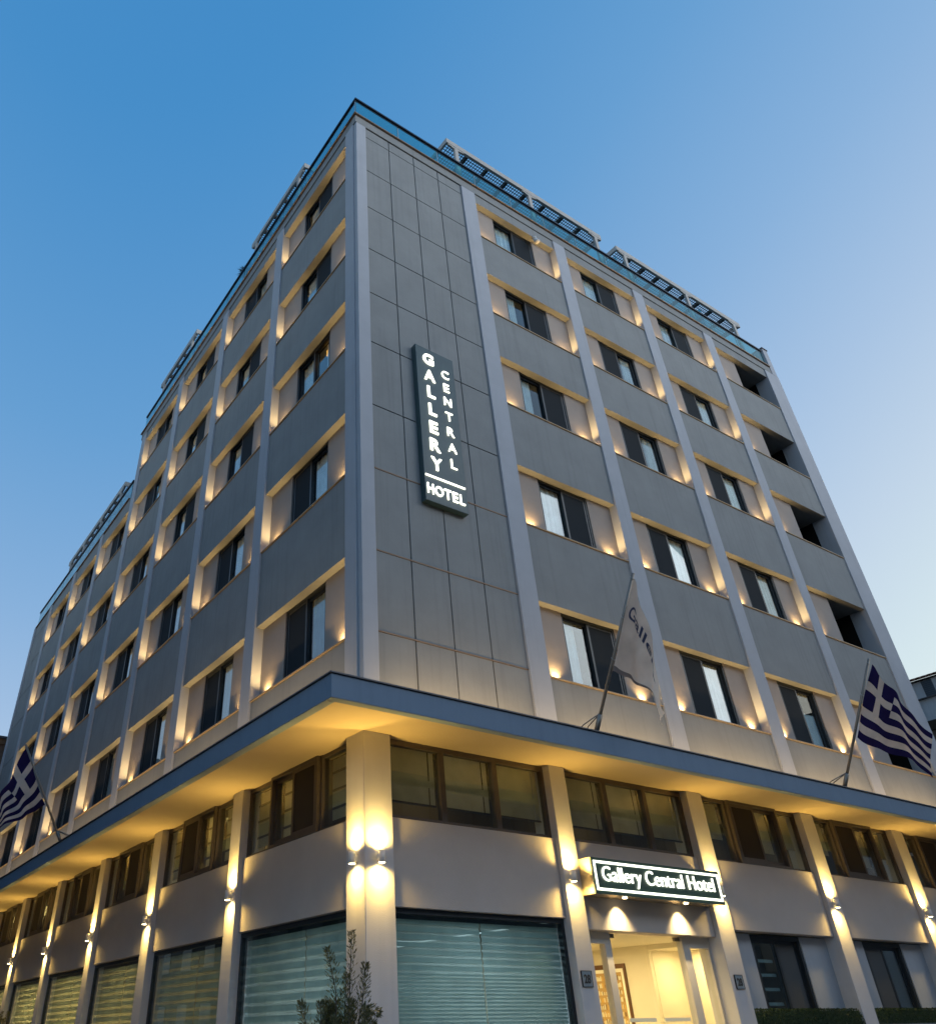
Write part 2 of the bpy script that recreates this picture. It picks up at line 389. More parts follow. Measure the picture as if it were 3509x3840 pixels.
# parapet bands, cornice flashings, roofs
bx('parapet_band', [(-.03, 18.62, -.03, .3, 21.335, 21.65)], M_SPAN, H, .005)
bx('parapet_band', [(-.03, .3, .302, L_STEP, 21.335, 21.65)], M_SPAN, H, .005)
bx('cornice_flashing', [(-.085, 18.62, -.085, .25, 21.652, 21.70)], M_FLASH, H, .004)
bx('cornice_flashing', [(-.085, .25, .252, L_STEP+.07, 21.652, 21.70)], M_FLASH, H, .004)
bx('cornice_flashing', [(-.06, .25, L_STEP+.08, 30.72, LO-.035, LO)], M_FLASH, H, .004)
bx('roof', [(.26, 18.9, .26, L_STEP, 21.45, 21.64)], M_SPAN, H)
bx('roof', [(.26, 18.9, L_STEP+.02, 30.9, 18.30, LO-.05)], M_SPAN, H)
bx('wall', [(.02, .4, L_STEP-.24, L_STEP-.002, 18.4, 21.33)], M_SPAN, H)
bx('parapet_pier', [(18.63, 18.94, -.05, .4, 21.302, 22.66)], M_PIL, H, .005)
bx('pier_cap', [(18.60, 18.97, -.08, .43, 22.66, 22.70)], M_CAP, H, .004)
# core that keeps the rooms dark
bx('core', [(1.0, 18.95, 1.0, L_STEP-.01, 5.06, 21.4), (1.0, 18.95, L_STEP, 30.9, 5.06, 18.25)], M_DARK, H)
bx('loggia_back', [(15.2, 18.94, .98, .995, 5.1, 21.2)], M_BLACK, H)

# canopy
bx('canopy_fascia', [(-1.385, 19.0, -1.385, -1.245, Z_CB, 5.10)], M_CAN, H, .006)
bx('canopy_fascia', [(-1.385, -1.245, -1.243, 31.0, Z_CB, 5.10)], M_CAN, H, .006)
bx('canopy_cap', [(-1.41, 19.0, -1.41, -1.2, 5.101, 5.125)], M_CAP, H, .004)
bx('canopy_cap', [(-1.41, -1.2, -1.198, 31.0, 5.101, 5.125)], M_CAP, H, .004)
bx('canopy_soffit', [(-1.244, 19.0, -1.244, .4, Z_SOF, 5.06), (-1.244, .4, .402, 31.0, Z_SOF, 5.06)], M_SOF, H)
# wash lights on the canopy, hidden behind its edge
for a, b in ((.3, 3.6), (4.1, 7.2), (7.75, 10.85), (11.4, 14.5), (15, 18)):
    light('AREA', 'canopy_wash', ((a+b)/2, -.55, 5.16), (0, .75, 1), P_WASH, None, (1, .66, .30), shape='RECTANGLE', size=b-a, size_y=.06)
for a, b in LU+[(27.97, 30.6)]:
    o = light('AREA', 'canopy_wash', (-.55, (a+b)/2, 5.16), (.75, 0, 1), P_WASH, None, (1, .66, .30), shape='RECTANGLE', size=b-a, size_y=.06)

# ------------------------------------------------------------------ lower storeys
RG = [(0, .482), (3.745, 4.112), (7.33, 7.77), (11.04, 11.49), (14.70, 15.16), (18.4, 19.0)]
LG = [(0, .482), (4.045, 4.45), (8.055, 8.51), (11.9, 12.29), (15.89, 16.25), (19.87, 20.29), (23.75, 24.15), (27.55, 27.97), (30.5, 30.96)]
bx('pillar', [(0, .482, 0, .482, GND, Z_SOF)], M_GPIL, H, .006)
for a, b in RG[1:]: bx('pillar', [(a, b, 0, .5, GND, Z_SOF)], M_GPIL, H, .006)
for a, b in LG[1:]: bx('pillar', [(0, .5, a, b, GND, Z_SOF)], M_GPIL, H, .006)
for i in range(5):
    a, b = RG[i][1], RG[i+1][0]
    bx('lower_panel', [(a, b-.012, .08, .34, 2.55 if i == 1 else 2.68, 3.815)], M_PAR, H, .006)
for i in range(8):
    a, b = LG[i][1], LG[i+1][0]
    bx('lower_panel', [(.08, .34, a+.012, b-.03, 2.68, 3.81)], M_PAR, H, .006)

def lwin(fac, u): return ((u, 0, 0), 0) if fac == 'R' else ((0, u, 0), -math.pi/2)
def blind(o, x0, x1, z0, z1, d, m, bars=(), name='roller_blind'):
    link(name, sheets(name, [(x0, x1, d, z0, z1)], m), o)
    for z in bars:
        link('blind_bar', boxes_mesh('blind_bar', [(x0, x1, d-.012, d-.002, z-.018, z+.018)], M_BFRAME), o)
def triple(u0, u1, m1, m2):
    """three fixed lights with blinds"""
    uc = (u0+u1)/2; x0, x1 = u0-uc, u1-uc; a, b = m1-uc, m2-uc; z0, z1 = 3.816, Z_SOF; t = .055
    fr = [(x0, x1, .15, .25, z1-.08, z1), (x0, x1, .15, .25, z0, z0+t), (x0, x0+.04, .15, .25, z0+t, z1-.08), (x1-.05, x1, .15, .25, z0+t, z1-.08),
          (a-.05, a+.05, .15, .25, z0+t, z1-.08), (b-.05, b+.05, .15, .25, z0+t, z1-.08)]
    o = link('window', boxes_mesh('window', fr, M_BFRAME), H, (uc, 0, 0))
    for p, q in ((x0+.04, a-.05), (a+.05, b-.05), (b+.05, x1-.05)):
        link('pane', boxes_mesh('pane', [(p, q, .19, .196, z0+t, z1-.08)], M_GLASS), o)
        sp = q-.12
        for c, e in ((p, sp), (sp+.025, q)):
            blind(o, c, e, 4.10, z1-.05, .30, M_BLIND)
        link('blind_hem', boxes_mesh('blind_hem', [(p, q, .285, .31, 4.085, 4.112)], M_BFRAME), o)
        link('blind_band', sheets('blind_band', [(p, q, .292, 4.36, 4.46)], M_BLIND), o)
    return o
def boxed(fac, u0, u1, c0, c1, bars=False, flip=False):
    """side lights with a sliding window in a box that stands proud of them (c0..c1 as seen left to right)"""
    (loc, rz) = lwin(fac, (u0+u1)/2); uc = (u0+u1)/2
    s = 1 if fac == 'R' else -1
    X = lambda u: s*(u-uc)
    e0, e1 = sorted((X(u0), X(u1))); a, b = sorted((X(c0), X(c1)))
    z0, z1 = 3.816, Z_SOF; t = .05
    fr = [(e0, a, .15, .24, z1-.06, z1), (b, e1, .15, .24, z1-.06, z1), (e0, a, .15, .24, z0, z0+.04), (b, e1, .15, .24, z0, z0+.04),
          (e0, e0+.04, .15, .24, z0+.04, z1-.06), (e1-.04, e1, .15, .24, z0+.04, z1-.06),
          (a-.07, a-.002, .13, .26, z0+.002, z1-.002), (b+.002, b+.07, .13, .26, z0+.002, z1-.002),
          (a, a+t, .075, .30, z0, z1), (b-t, b, .075, .30, z0, z1), (a+t, b-t, .075, .30, z1-t, z1), (a+t, b-t, .075, .30, z0, z0+.045)]
    o = link('window', boxes_mesh('window', fr, M_BFRAME), H, loc, rz)
    zi0, zi1 = z0+.045, z1-t; mid = (a+b)/2
    def sash(p, q, d):
        w = .06
        link('sash', boxes_mesh('sash', [(p, p+w, d, d+.05, zi0, zi1), (q-w, q, d, d+.05, zi0, zi1), (p+w, q-w, d, d+.05, zi1-w, zi1), (p+w, q-w, d, d+.05, zi0, zi0+w*1.2)], M_BFRAME), o)
        link('pane', boxes_mesh('pane', [(p+w, q-w, d+.02, d+.026, zi0+w, zi1-w)], M_GLASS), o)
        return p+w, q-w
    sl = (a+t, mid+.03); sr = (mid-.03, b-t)
    scr, gls = (sr, sl) if flip else (sl, sr)
    p, q = sash(*scr, .085); link('insect_screen', boxes_mesh('insect_screen', [(p, q, .092, .096, zi0+.05, zi1-.05)], mat('brown_mesh', (.03, .022, .018), .8)), o)
    p, q = sash(*gls, .15)
    def bl(p, q, dd, zlo):
        bb = [4.15, 4.42, 4.69] if bars else []
        blind(o, p, q, zlo, z1-.06, dd, M_BLIND, bb)
    bl(p-.05, q+.05, .33, 4.12 if not bars else 3.98)
    for p, q in ((e0+.04, a-.07), (b+.07, e1-.04)):
        link('pane', boxes_mesh('pane', [(p, q, .185, .191, z0+.04, z1-.06)], M_GLASS), o)
        bl(p, q, .33, 4.25 if not bars else 3.98)
    return o
triple(.482, 3.745, 1.555, 2.645)
triple(4.112, 7.33, 5.214, 6.268)
boxed('R', 7.77, 11.04, 8.67, 10.27)
boxed('R', 11.49, 14.70, 12.33, 13.93)
boxed('R', 15.16, 18.4, 15.95, 17.55)
for i in range(7):
    boxed('L', LG[i][1], LG[i+1][0], LG[i][1]+1.0, LG[i][1]+2.6, True, i in (0, 2, 3))

# first-floor rooms; lamps added behind the blinds for the glow of the lit soffit
for i in range(7):
    light('AREA', 'room_and_fill_light', (1.1, (LG[i][1]+LG[i+1][0])/2, 4.9), (-.5, 0, -1), (1.5, 3, 3, 3, 3, 8, 8)[i], None, (1, .66, .2), shape='RECTANGLE', size=1.2, size_y=.6)
for x in (2., 5.7, 9.4, 13., 16.8):
    light('AREA', 'room_and_fill_light', (x, 1.1, 4.9), (0, -.5, -1), .8, None, (1, .7, .3), shape='RECTANGLE', size=1.2, size_y=.6)
rooms = [(.36, 18.9, 1.6, 1.7, 3.5, 4.955), (1.6, 1.7, 1.71, 30.9, 3.5, 4.955), (.40, 18.9, .40, 1.59, 3.4, 3.5), (.40, 1.59, 1.6, 30.9, 3.4, 3.5)]
bx('interior_wall', rooms, mat('first_floor_room', (.16, .13, .10), .9), H)
# ground-floor rooms
M_ROOM = mat('room_wall', (.42, .36, .26), .9, var=.1)
gr = [(3.2, 3.3, 4.45, 30.9, GND, 2.66), (7.95, 18.9, 3.0, 3.1, GND, 2.66)]
gr += [(.51, 3.19, (a+b)/2-.05, (a+b)/2+.05, GND, 2.66) for a, b in LG[1:]]
gr += [((a+b)/2-.05, (a+b)/2+.05, .51, 2.99, GND, 2.66) for a, b in RG[3:]]
gr += [(3.88, 3.98, .51, 4.2, GND, 2.66)]
bx('interior_wall', gr, M_ROOM, H)
bx('ceiling', [(.36, 4.0, .36, 4.3, 2.70, 2.8), (.36, 3.3, 4.31, 30.9, 2.70, 2.8), (7.5, 18.9, .36, 3.1, 2.70, 2.8)], M_ROOM, H)

def shop(fac, u0, u1, d, door=False):
    """large shop window with a zebra blind behind it"""
    loc, rz = lwin(fac, (u0+u1)/2); w = (u1-u0)/2; z0, z1 = .15, 2.672; t = .06
    bx('window_base', [fb(fac, u0, u1, .12, .4, GND, .149)], M_GPIL, H)
    o = link('window', boxes_mesh('window', [(-w, w, d, d+.10, z1-t, z1), (-w, w, d, d+.10, z0, z0+t), (-w, -w+t, d, d+.10, z0+t, z1-t), (w-t, w, d, d+.10, z0+t, z1-t)], M_FRAME), H, loc, rz)
    link('pane', boxes_mesh('pane', [(-w+t, w-t, d+.03, d+.038, z0+t, z1-t)], M_SGLASS), o)
    B, S = [], []
    def bands(x0, x1):
        z = z1-t-.05
        while z > .3:
            pitch = (.09 if z > 1.98 else .045) if fac == 'R' else .13
            B.append((x0, x1, d+.12, z-pitch*.62, z)); S.append((x0, x1, d+.135, z-pitch, z-pitch*.62)); z -= pitch
    sp = -w*.0+.04 if fac == 'R' else w*.12
    bands(-w+t, sp-.012); bands(sp+.012, w-t)
    a = link('zebra_blind', sheets('zebra_blind', B, M_ZEB), o); a['kind'] = 'stuff'
    a = link('sheer_blind', sheets('sheer_blind', S, M_SHEER), o); a['kind'] = 'stuff'
    link('blind_case', boxes_mesh('blind_case', [(-w+t, w-t, d+.105, d+.2, z1-t-.05, z1-t)], M_FRAME), o)
    return o
shop('R', .482, 3.745, .15)
for i in range(8): shop('L', LG[i][1], LG[i+1][0], .15)
# sliding windows between plain piers on the right
def slider(u0, u1, a, b, flip):
    bx('pier_wall', [(u0, a, .30, .5, GND, 2.66)], M_PIL, H); bx('pier_wall', [(b, u1, .30, .5, GND, 2.66)], M_PIL, H)
    uc = (a+b)/2; w = (b-a)/2; z0, z1 = .6, 2.655; t = .07
    o = link('window', boxes_mesh('window', [(-w, w, .32, .42, z1-t, z1), (-w, w, .32, .42, z0, z0+t), (-w, -w+t, .32, .42, z0+t, z1-t), (w-t, w, .32, .42, z0+t, z1-t)], M_FRAME), H, (uc, 0, 0))
    for k, (p, q, d) in enumerate(((-w+t, .03, .34), (-.03, w-t, .38))):
        s = .06
        link('sash', boxes_mesh('sash', [(p, p+s, d, d+.035, z0+t, z1-t), (q-s, q, d, d+.035, z0+t, z1-t), (p+s, q-s, d, d+.035, z1-t-s, z1-t), (p+s, q-s, d, d+.035, z0+t, z0+t+s)], M_FRAME), o)
        if (k == 0) == flip: link('insect_screen', boxes_mesh('insect_screen', [(p+s, q-s, d+.012, d+.016, z0+t+s, z1-t-s)], mat('grey_mesh', (.07, .075, .08), .8)), o)
        else:
            link('pane', boxes_mesh('pane', [(p+s, q-s, d+.012, d+.018, z0+t+s, z1-t-s)], M_GLASS), o)
            if not flip:
                for j in range(5): link('blind_band', sheets('blind_band', [(p+s, q-s, .46, 1.35+j*.22, 1.40+j*.22)], M_ZEB), o)
    return o
slider(7.77, 11.04, 8.60, 10.17, False)
slider(11.49, 14.70, 12.36, 13.86, True)

# entrance
M_PORTAL = mat('portal_white', (.55, .52, .48), .6, var=.04)
DP = .26
e = link('entrance', boxes_mesh('entrance', [(4.70, 4.84, DP, DP+.12, GND, 2.384), (4.112, 4.84, DP, DP+.12, 2.385, 2.549), (4.112, 4.2, DP, DP+.12, GND, 2.384)], M_PORTAL), H)
link('portal', boxes_mesh('portal', [(6.60, 6.78, DP, DP+.12, GND, 2.384), (6.60, 7.33, DP, DP+.12, 2.385, 2.549), (7.27, 7.33, DP, DP+.12, GND, 2.384)], M_PORTAL), e)
link('side_light', boxes_mesh('side_light', [(4.2, 4.70, DP+.05, DP+.058, GND, 2.384)], M_DGLASS), e)
link('side_light', boxes_mesh('side_light', [(6.78, 7.27, DP+.05, DP+.058, GND, 2.384)], M_DGLASS), e)
for a, b in ((4.845, 5.675), (5.69, 6.595)):
    link('door_leaf', boxes_mesh('door_leaf', [(a, b, DP+.05, DP+.06, GND+.02, 2.53)], M_DGLASS), e)
M_PF = mat('patch_fitting_metal', (.25, .22, .18), .4, metal=.6)
for a in (4.845, 6.46): link('patch_fitting', boxes_mesh('patch_fitting', [(a, a+.13, DP+.035, DP+.075, 2.475, 2.535)], M_PF), e)
for a, b in ((4.98, 5.58), (5.78, 6.4)): link('push_bar', boxes_mesh('push_bar', [(a, b, DP-.01, DP+.02, 1.36, 1.41)], mat('push_bar_glass', (.8, .8, .65), .2)), e)
M_LOB = mat('lobby_wall', (.72, .66, .52), .8, var=.03)
bx('lobby', [(3.985, 4.11, .5, 5.2, GND, 2.62), (7.42, 7.5, 1.70, 5.2, GND, 2.62), (4.0, 8.6, 5.2, 5.3, GND, 2.62), (8.3, 8.4, .52, 1.7, GND, 2.62), (7.51, 8.3, 1.70, 1.78, GND, 2.62), (7.51, 8.3, .5, .52, GND, 2.62)], M_LOB, H)
bx('lobby_ceiling', [(4.0, 8.6, .38, 5.3, 2.553, 2.65), (7.43, 8.3, .52, 1.7, 2.47, 2.552)], M_LOB, H)
bx('lobby_floor', [(4.0, 8.6, .25, 5.3, GND-.05, GND)], M_LOB, H)
light('AREA', 'lobby_light', (5.6, 2.2, 2.5), (0, 0, -1), 17, None, (1, .74, .36), shape='RECTANGLE', size=2., size_y=2.5)
light('AREA', 'lobby_light', (7.85, 1.1, 2.44), (0, 0, -1), 3.2, None, (1, .74, .36), shape='DISK', size=.25)
link('ceiling_downlight', cyl('ceiling_downlight', .05, .012, M_LENS), H, (7.62, 1.0, 2.457))
# framed picture of book shelves on the lobby wall
pic = thing('framed_picture', 'brown framed picture of book shelves hung on the bright lobby wall behind the glass door', 'picture', (7.42, 2.3, 1.2))
def px(name, y0, y1, z0, z1, x0, x1, m, par): return link(name, boxes_mesh(name, [(x0, x1, y0-2.3, y1-2.3, z0-1.2, z1-1.2)], m), par)
M_BRN = mat('picture_frame_wood', (.12, .055, .02), .5, var=.15, vscale=9)
px('frame', 2.3, 3.7, 2.22, 2.295, -.035, 0, M_BRN, pic); px('frame', 2.3, 2.352, .9, 2.219, -.035, 0, M_BRN, pic)
px('mount', 2.353, 3.7, .9, 2.219, -.02, 0, mat('picture_mount', (.85, .82, .7), .7), pic)
px('print', 2.42, 3.64, .96, 2.16, -.024, -.0205, mat('print_shelf', (.42, .27, .10), .7), pic)
books = []
M_BK = [mat('print_book_pale', (.7, .66, .5), .7), mat('print_book_brown', (.2, .12, .05), .7), mat('print_book_amber', (.6, .36, .08), .7)]
bl3 = [[], [], []]
for j in range(10):
    z = 1.0+j*.115
    y = 2.44
    while y < 3.6:
        w = rnd.uniform(.01, .03)
        if int((y-2.44)/.22) != int((y+w-2.44)/.22): y += w+.015; continue
        bl3[rnd.choice((0, 0, 1, 2))].append((-.0265, -.0245, y-2.3, y+w-2.3, z-1.2, z+rnd.uniform(.05, .085)-1.2)); y += w+.004
for k in range(3):
    o = link('printed_books', boxes_mesh('printed_books', bl3[k], M_BK[k]), pic); o['kind'] = 'stuff'

# warm light in the ground-floor rooms along the left street
for i, pw in enumerate((1, 6, 16, 30, 40, 40, 34)):
    a, b = LG[i][1], LG[i+1][0]
    light('AREA', 'room_and_fill_light', (1.7, (a+b)/2, 2.6), (-.3, 0, -1), pw, None, (1, .62, .2), shape='RECTANGLE', size=1.2, size_y=1.6)
light('AREA', 'room_and_fill_light', (2., 1.8, 2.6), (0, 0, -1), 10, None, (.72, .88, 1.), shape='RECTANGLE', size=1.2, size_y=1.6)

# ------------------------------------------------------------------ roof railings
def railing(name, label, runs):
    """runs: (fac, u0, u1, zb, posts)"""
    f0, a0, b0, zb, ps = runs[0]
    t = thing(name, label, 'railing')
    for fac, u0, u1, zb, ps in runs:
        bx('handrail', [fb(fac, u0-.02, u1, -.02, .05, zb+.81, zb+.875)], M_RAIL, t, .004)
        bx('glass_rail', [fb(fac, u0, u1, .012, .034, zb+.74, zb+.76)], M_RAIL, t)
        pts = [u0]+ps+[u1]
        for i in range(len(pts)-1):
            bx('glass_panel', [fb(fac, pts[i]+.02, pts[i+1]-.02, .016, .026, zb, zb+.735)], M_RGLASS, t)
        for p in ps+[u0+.02]:
            bx('post', [fb(fac, p-.014, p+.014, .027, .06, zb, zb+.808)], M_STEEL, t)
    return t
railing('roof_railing', 'teal glass railing with dark handrail round the highest roof edge', [
    ('R', -.0, 18.6, 21.70, [1.45, 2.86, 4.27, 5.70, 7.11, 8.53, 9.93, 11.34, 12.74, 14.15, 15.56, 17.0]),
    ('L', .06, 16.40, 21.70, [1.4+1.4*i for i in range(11)])])
railing('roof_railing', 'teal glass railing on the lower roof at the far end of the left street side', [('L', L_STEP+.1, 30.7, LO, [L_STEP+1.5+1.4*i for i in range(9)])])

# ------------------------------------------------------------------ pergolas
def pergola(label, fac, u0, u1, zb, zt, posts, d0=.2, depth=2.6):
    t = thing('pergola', label, 'pergola', fb(fac, u0, u0, d0, d0, zb, zb)[0::2], 'timber lattice pergolas on the roof terraces')
    ox, oy, oz = t.location
    def b(name, bxs, m, bevel=0., kind=None):
        bb = [fb(fac, *q) for q in bxs]
        return link(name, boxes_mesh(name, [(q[0]-ox, q[1]-ox, q[2]-oy, q[3]-oy, q[4]-oz, q[5]-oz) for q in bb], m, bevel), t, kind=kind)
    b('beam', [(u0, u1, d0, d0+.09, zt-.22, zt)], M_PERG, .004)
    b('beam', [(u0, u1, d0+depth-.09, d0+depth, zt-.22, zt)], M_PERG)
    b('side_beam', [(u0, u0+.07, d0+.09, d0+depth-.09, zt-.2, zt-.002)], M_PERG); b('side_beam', [(u1-.07, u1, d0+.09, d0+depth-.09, zt-.2, zt-.002)], M_PERG)
    for p in posts:
        b('post', [(p-.07, p+.07, d0+.005, d0+.085, zb, zt-.221)], M_PERG, .004)
        b('post', [(p-.07, p+.07, d0+depth-.085, d0+depth-.005, zb, zt-.221)], M_PERG)
        for s in (-1, 1):   # scalloped brackets
            V = []
            prof = [(.07, 0), (.32, 0), (.30, -.05), (.22, -.055), (.14, -.085), (.07, -.10)]
            for dd in (d0+.01, d0+.08):
                for q, z in prof:
                    x, y = (p+s*q, dd) if fac == 'R' else (dd, p+s*q)
                    V.append((x-ox, y-oy, zt-.222+z-oz))
            n = len(prof); F = [tuple(range(n)), tuple(range(2*n-1, n-1, -1))]+[(k, (k+1) % n, n+(k+1) % n, n+k) for k in range(n)]
            link('bracket', pyd('bracket', V, F, M_PERG), t)
    n = max(1, round((u1-u0)/.83)); st = (u1-u0-.14)/n
    for i in range(n+1):
        c = u0+.07+st*i
        if 0 < i < n: b('rafter', [(c-.045, c+.045, d0+.091, d0+depth-.091, zt-.178, zt-.03)], M_LATT)
        if i < n:
            L = []; x0, x1 = c, c+st
            k = int(st/.098)
            for j in range(1, k+1): L.append((x0+st*j/(k+1)-.011, x0+st*j/(k+1)+.011, d0+.09, d0+depth-.09, zt-.205, zt-.193))
            y = d0+.17
            while y < d0+depth-.1: L.append((x0, x1, y-.011, y+.011, zt-.192, zt-.18)); y += .098
            b('lattice_panel', L, M_LATT)
    return t
pergola('pale lattice pergola on the roof nearest the corner, above the cladding and first window bay', 'R', 3.49, 10.34, 21.64, 24.0, [3.87, 6.95, 10.03])
pergola('pale lattice pergola at the right end of the roof terrace', 'R', 11.12, 18.19, 21.64, 24.0, [11.52, 14.88, 17.75])
pergola('short lattice pergola over the first left-street window bays', 'L', 3.32, 7.1, 21.64, 24.0, [3.75, 6.75])
pergola('lattice pergola over the fourth left-street window bay, beside the roof step', 'L', 11.96, 15.8, 21.64, 24.05, [12.4, 15.4])
pergola('long dark lattice pergola on the lower roof of the left street side', 'L', 18.74, 27.1, 18.48, 20.72, [19.2, 21.9, 24.5, 26.7])
# glass wind screens between the pergolas, and a roof plant
for fac, u, z, lab in (('R', 7.75, 21.64, 'glass wind screen under the first roof pergola'), ('R', 11.0, 21.64, 'glass wind screen in the gap between the two right-hand pergolas'), ('R', 15.6, 21.64, 'glass wind screen under the right-end pergola'), ('L', 7.35, 21.64, 'small glass wind screen beside the roof plant'), ('L', 28.4, 18.48, 'pale glass wind screen at the end of the lower roof')):
    tag(bx('wind_screen', [fb(fac, u, u+.015, .25, 2.2, z, z+1.75)], M_RGLASS), lab, 'glass screen', 'glass wind screens on the roof')
def blades(name, n, L, m, up=.6):
    V, F = [], []
    for k in range(n):
        a = rnd.uniform(0, 6.28); el = rnd.uniform(-.2, 1.3); l = L*rnd.uniform(.6, 1)
        d = Vector((math.cos(a)*math.cos(el), math.sin(a)*math.cos(el), math.sin(el))); s = d.cross(Vector((0, 0, 1))).normalized()*.012
        b = len(V); V += [tuple(-s), tuple(s), tuple(d*l*.6+s), tuple(d*l*.6-s), tuple(d*l-Vector((0, 0, l*.15)))]
        F += [(b, b+1, b+2, b+3), (b+3, b+2, b+4)]
    return pyd(name, V, F, m)
rp = thing('yucca_plant', 'small spiky potted plant peeping over the left roof railing', 'plant', (.35, 7.75, 21.64))
link('crown', blades('crown', 160, .38, mat('yucca_leaf', (.05, .08, .05), .6)), rp, (0, 0, 1.55))
link('stem', cyl('stem', .03, 1.55, mat('yucca_stem', (.12, .09, .06), .9), 8), rp)

# ------------------------------------------------------------------ vertical blade sign
S = thing('vertical_sign', 'tall dark blade sign with white lit letters high on the corner cladding', 'sign', (1.39, -.145, 9.49))
link('sign_box', boxes_mesh('sign_box', [(0, 1.04, 0, .143, 0, 4.115)], M_SIGN, .006), S)
def letter(ch, cx, cz, hh, ww, par, off):
    me = text_mesh(ch, 1, .02, M_LET, off)
    xs = [v.co.x for v in me.vertices]; ys = [v.co.y for v in me.vertices]
    sx, sy = ww/(max(xs)-min(xs)), hh/(max(ys)-min(ys)); mx_, my_ = (max(xs)+min(xs))/2, (max(ys)+min(ys))/2
    for v in me.vertices: v.co = Vector(((v.co.x-mx_)*sx, v.co.z, (v.co.y-my_)*sy))
    me.name = 'letter'
    o = link('letter', me, par, (cx-par.location.x, -.012, cz-par.location.z)); return o
for ch, z, w in zip('GALLERY', (13.28, 12.80, 12.325, 11.84, 11.36, 10.90, 10.425), (.29, .29, .2, .2, .21, .26, .27)):
    letter(ch, 1.715 if ch not in 'L' else 1.725, z, .31, w, S, .024)
for ch, z, w in zip('CENTRAL', (13.03, 12.645, 12.25, 11.835, 11.42, 11.005, 10.59), (.2, .15, .2, .19, .18, .22, .15)):
    letter(ch, 2.16, z, .225, w, S, .0)
link('sign_line', boxes_mesh('sign_line', [(.02, 1.0, -.022, -.002, .57, .605)], M_LET), S)
for ch, x, w in zip('HOTEL', (1.51, 1.72, 1.93, 2.115, 2.29), (.15, .2, .16, .13, .12)):
    letter(ch, x, 9.775, .235, w, S, .012)

# entrance sign
ES = thing('entrance_sign', 'dark green light box with glowing white name and border over the entrance', 'sign', (4.10, -.28, 3.0))
link('sign_box', boxes_mesh('sign_box', [(0, 3.185, .02, .358, 0, .52)], M_BRASS, .004), ES)
link('sign_face', boxes_mesh('sign_face', [(0, 3.185, 0, .018, 0, .52)], M_SIGNG), ES)
link('border', boxes_mesh('border', [(.038, 3.15, -.012, -.001, .44, .475), (.038, 3.15, -.012, -.001, .05, .085), (.038, .073, -.012, -.001, .085, .44), (3.115, 3.15, -.012, -.001, .085, .44)], M_LET), ES)
me = text_mesh('Gallery Central Hotel', 1, .02, M_LET, -.004, 'LEFT')
xs = [v.co.x for v in me.vertices]; k = 2.78/(max(xs)-min(xs)); xm = min(xs)
cap = [v.co.y for v in me.vertices]; kz = .285/(max(cap)-min(cap)); bmin = min(cap)
for V, F in islands(me):
    V = [((v[0]-xm)*k+.195, v[2]-.014, (v[1]-bmin)*kz+.118) for v in V]
    link('letter', pyd('letter', V, F, M_LET), ES)
for x in (.80, 2.31):
    link('downlight', cyl('downlight', .035, .012, M_LENS), ES, (x, .14, -.012))
    light('SPOT', 'sign_downlight', (4.10+x, -.12, 2.975), (0, .42, -1), 16, None, (1, .72, .32), spot_size=R(92), spot_blend=1., shadow_soft_size=.02)

# number plaques
for x, lab in ((3.79, 'square plaque with number 28 on the pillar left of the entrance'), (7.425, 'square plaque with number 28 on the pillar right of the entrance')):
    pl = thing('number_plaque', lab, 'number plaque', (x, -.02, 1.79), 'house number plaques')
    link('plate', boxes_mesh('plate', [(0, .215, .004, .02, 0, .205)], mat('plaque_face', (.36, .42, .46), .3, metal=.3)), pl)
    link('rim', boxes_mesh('rim', [(0, .215, 0, .02, .198, .205), (0, .215, 0, .02, 0, .007), (0, .007, 0, .02, .007, .198), (.208, .215, 0, .02, .007, .198)], mat('plaque_rim', (.04, .035, .035), .5)), pl)
    me = text_mesh('28', .15, .004, mat('plaque_digit', (.04, .04, .045), .5), .004)
    for v in me.vertices: v.co = Vector((v.co.x*.9+.1075, v.co.z-.001, v.co.y+.05))
    link('number', me, pl)

# ------------------------------------------------------------------ wall lamps
def lamp(fac, u, lab, visible=True):
    loc = (u, -.085, 3.17) if fac == 'R' else (-.085, u, 3.17)
    t = thing('wall_lamp', lab, 'wall lamp', loc, 'up and down wall lamps on the pillars')
    link('housing', cyl('housing', .048, .15, M_LAMP, 24), t, (0, 0, .006))
    link('lens', cyl('lens', .043, .003, M_LENS, 20), t, (0, 0, .003)); link('lens', cyl('lens', .043, .003, M_LENS, 20), t, (0, 0, .1535))
    link('bracket', boxes_mesh('bracket', [(-.02, .02, .046, .085, .04, .12)] if fac == 'R' else [(.046, .085, -.02, .02, .04, .12)], M_LAMP), t)
    for z, dz, pw in ((3.335, 1, P_LAMP_UP), (3.165, -1, P_LAMP_DN)):
        light('SPOT', 'lamp_beam', (loc[0], loc[1], z), (0, 0, dz), pw, None, (1, .65, .16), spot_size=R(168), spot_blend=1., shadow_soft_size=.04)
lamp('R', .22, 'white up-down wall lamp on the entrance-side face of the corner pillar')
lamp('R', 3.86, 'white up-down wall lamp on the pillar left of the entrance sign')
lamp('R', 7.55, 'white up-down wall lamp mostly hidden behind the right end of the entrance sign')
lamp('R', 11.2, 'white up-down wall lamp on the pillar between the two hedges')
lamp('R', 14.82, 'white up-down wall lamp on the rightmost pillar in view')
for i, y in enumerate((.195, 4.19, 8.22, 12.09, 16.07, 20.05, 23.95, 27.76)):
    lamp('L', y, ('white up-down wall lamp on the side-street face of the corner pillar' if not i else
                  'white up-down wall lamp on the %s side-street pillar past the corner' % ('first', 'second', 'third', 'fourth', 'fifth', 'sixth', 'seventh')[i-1]))

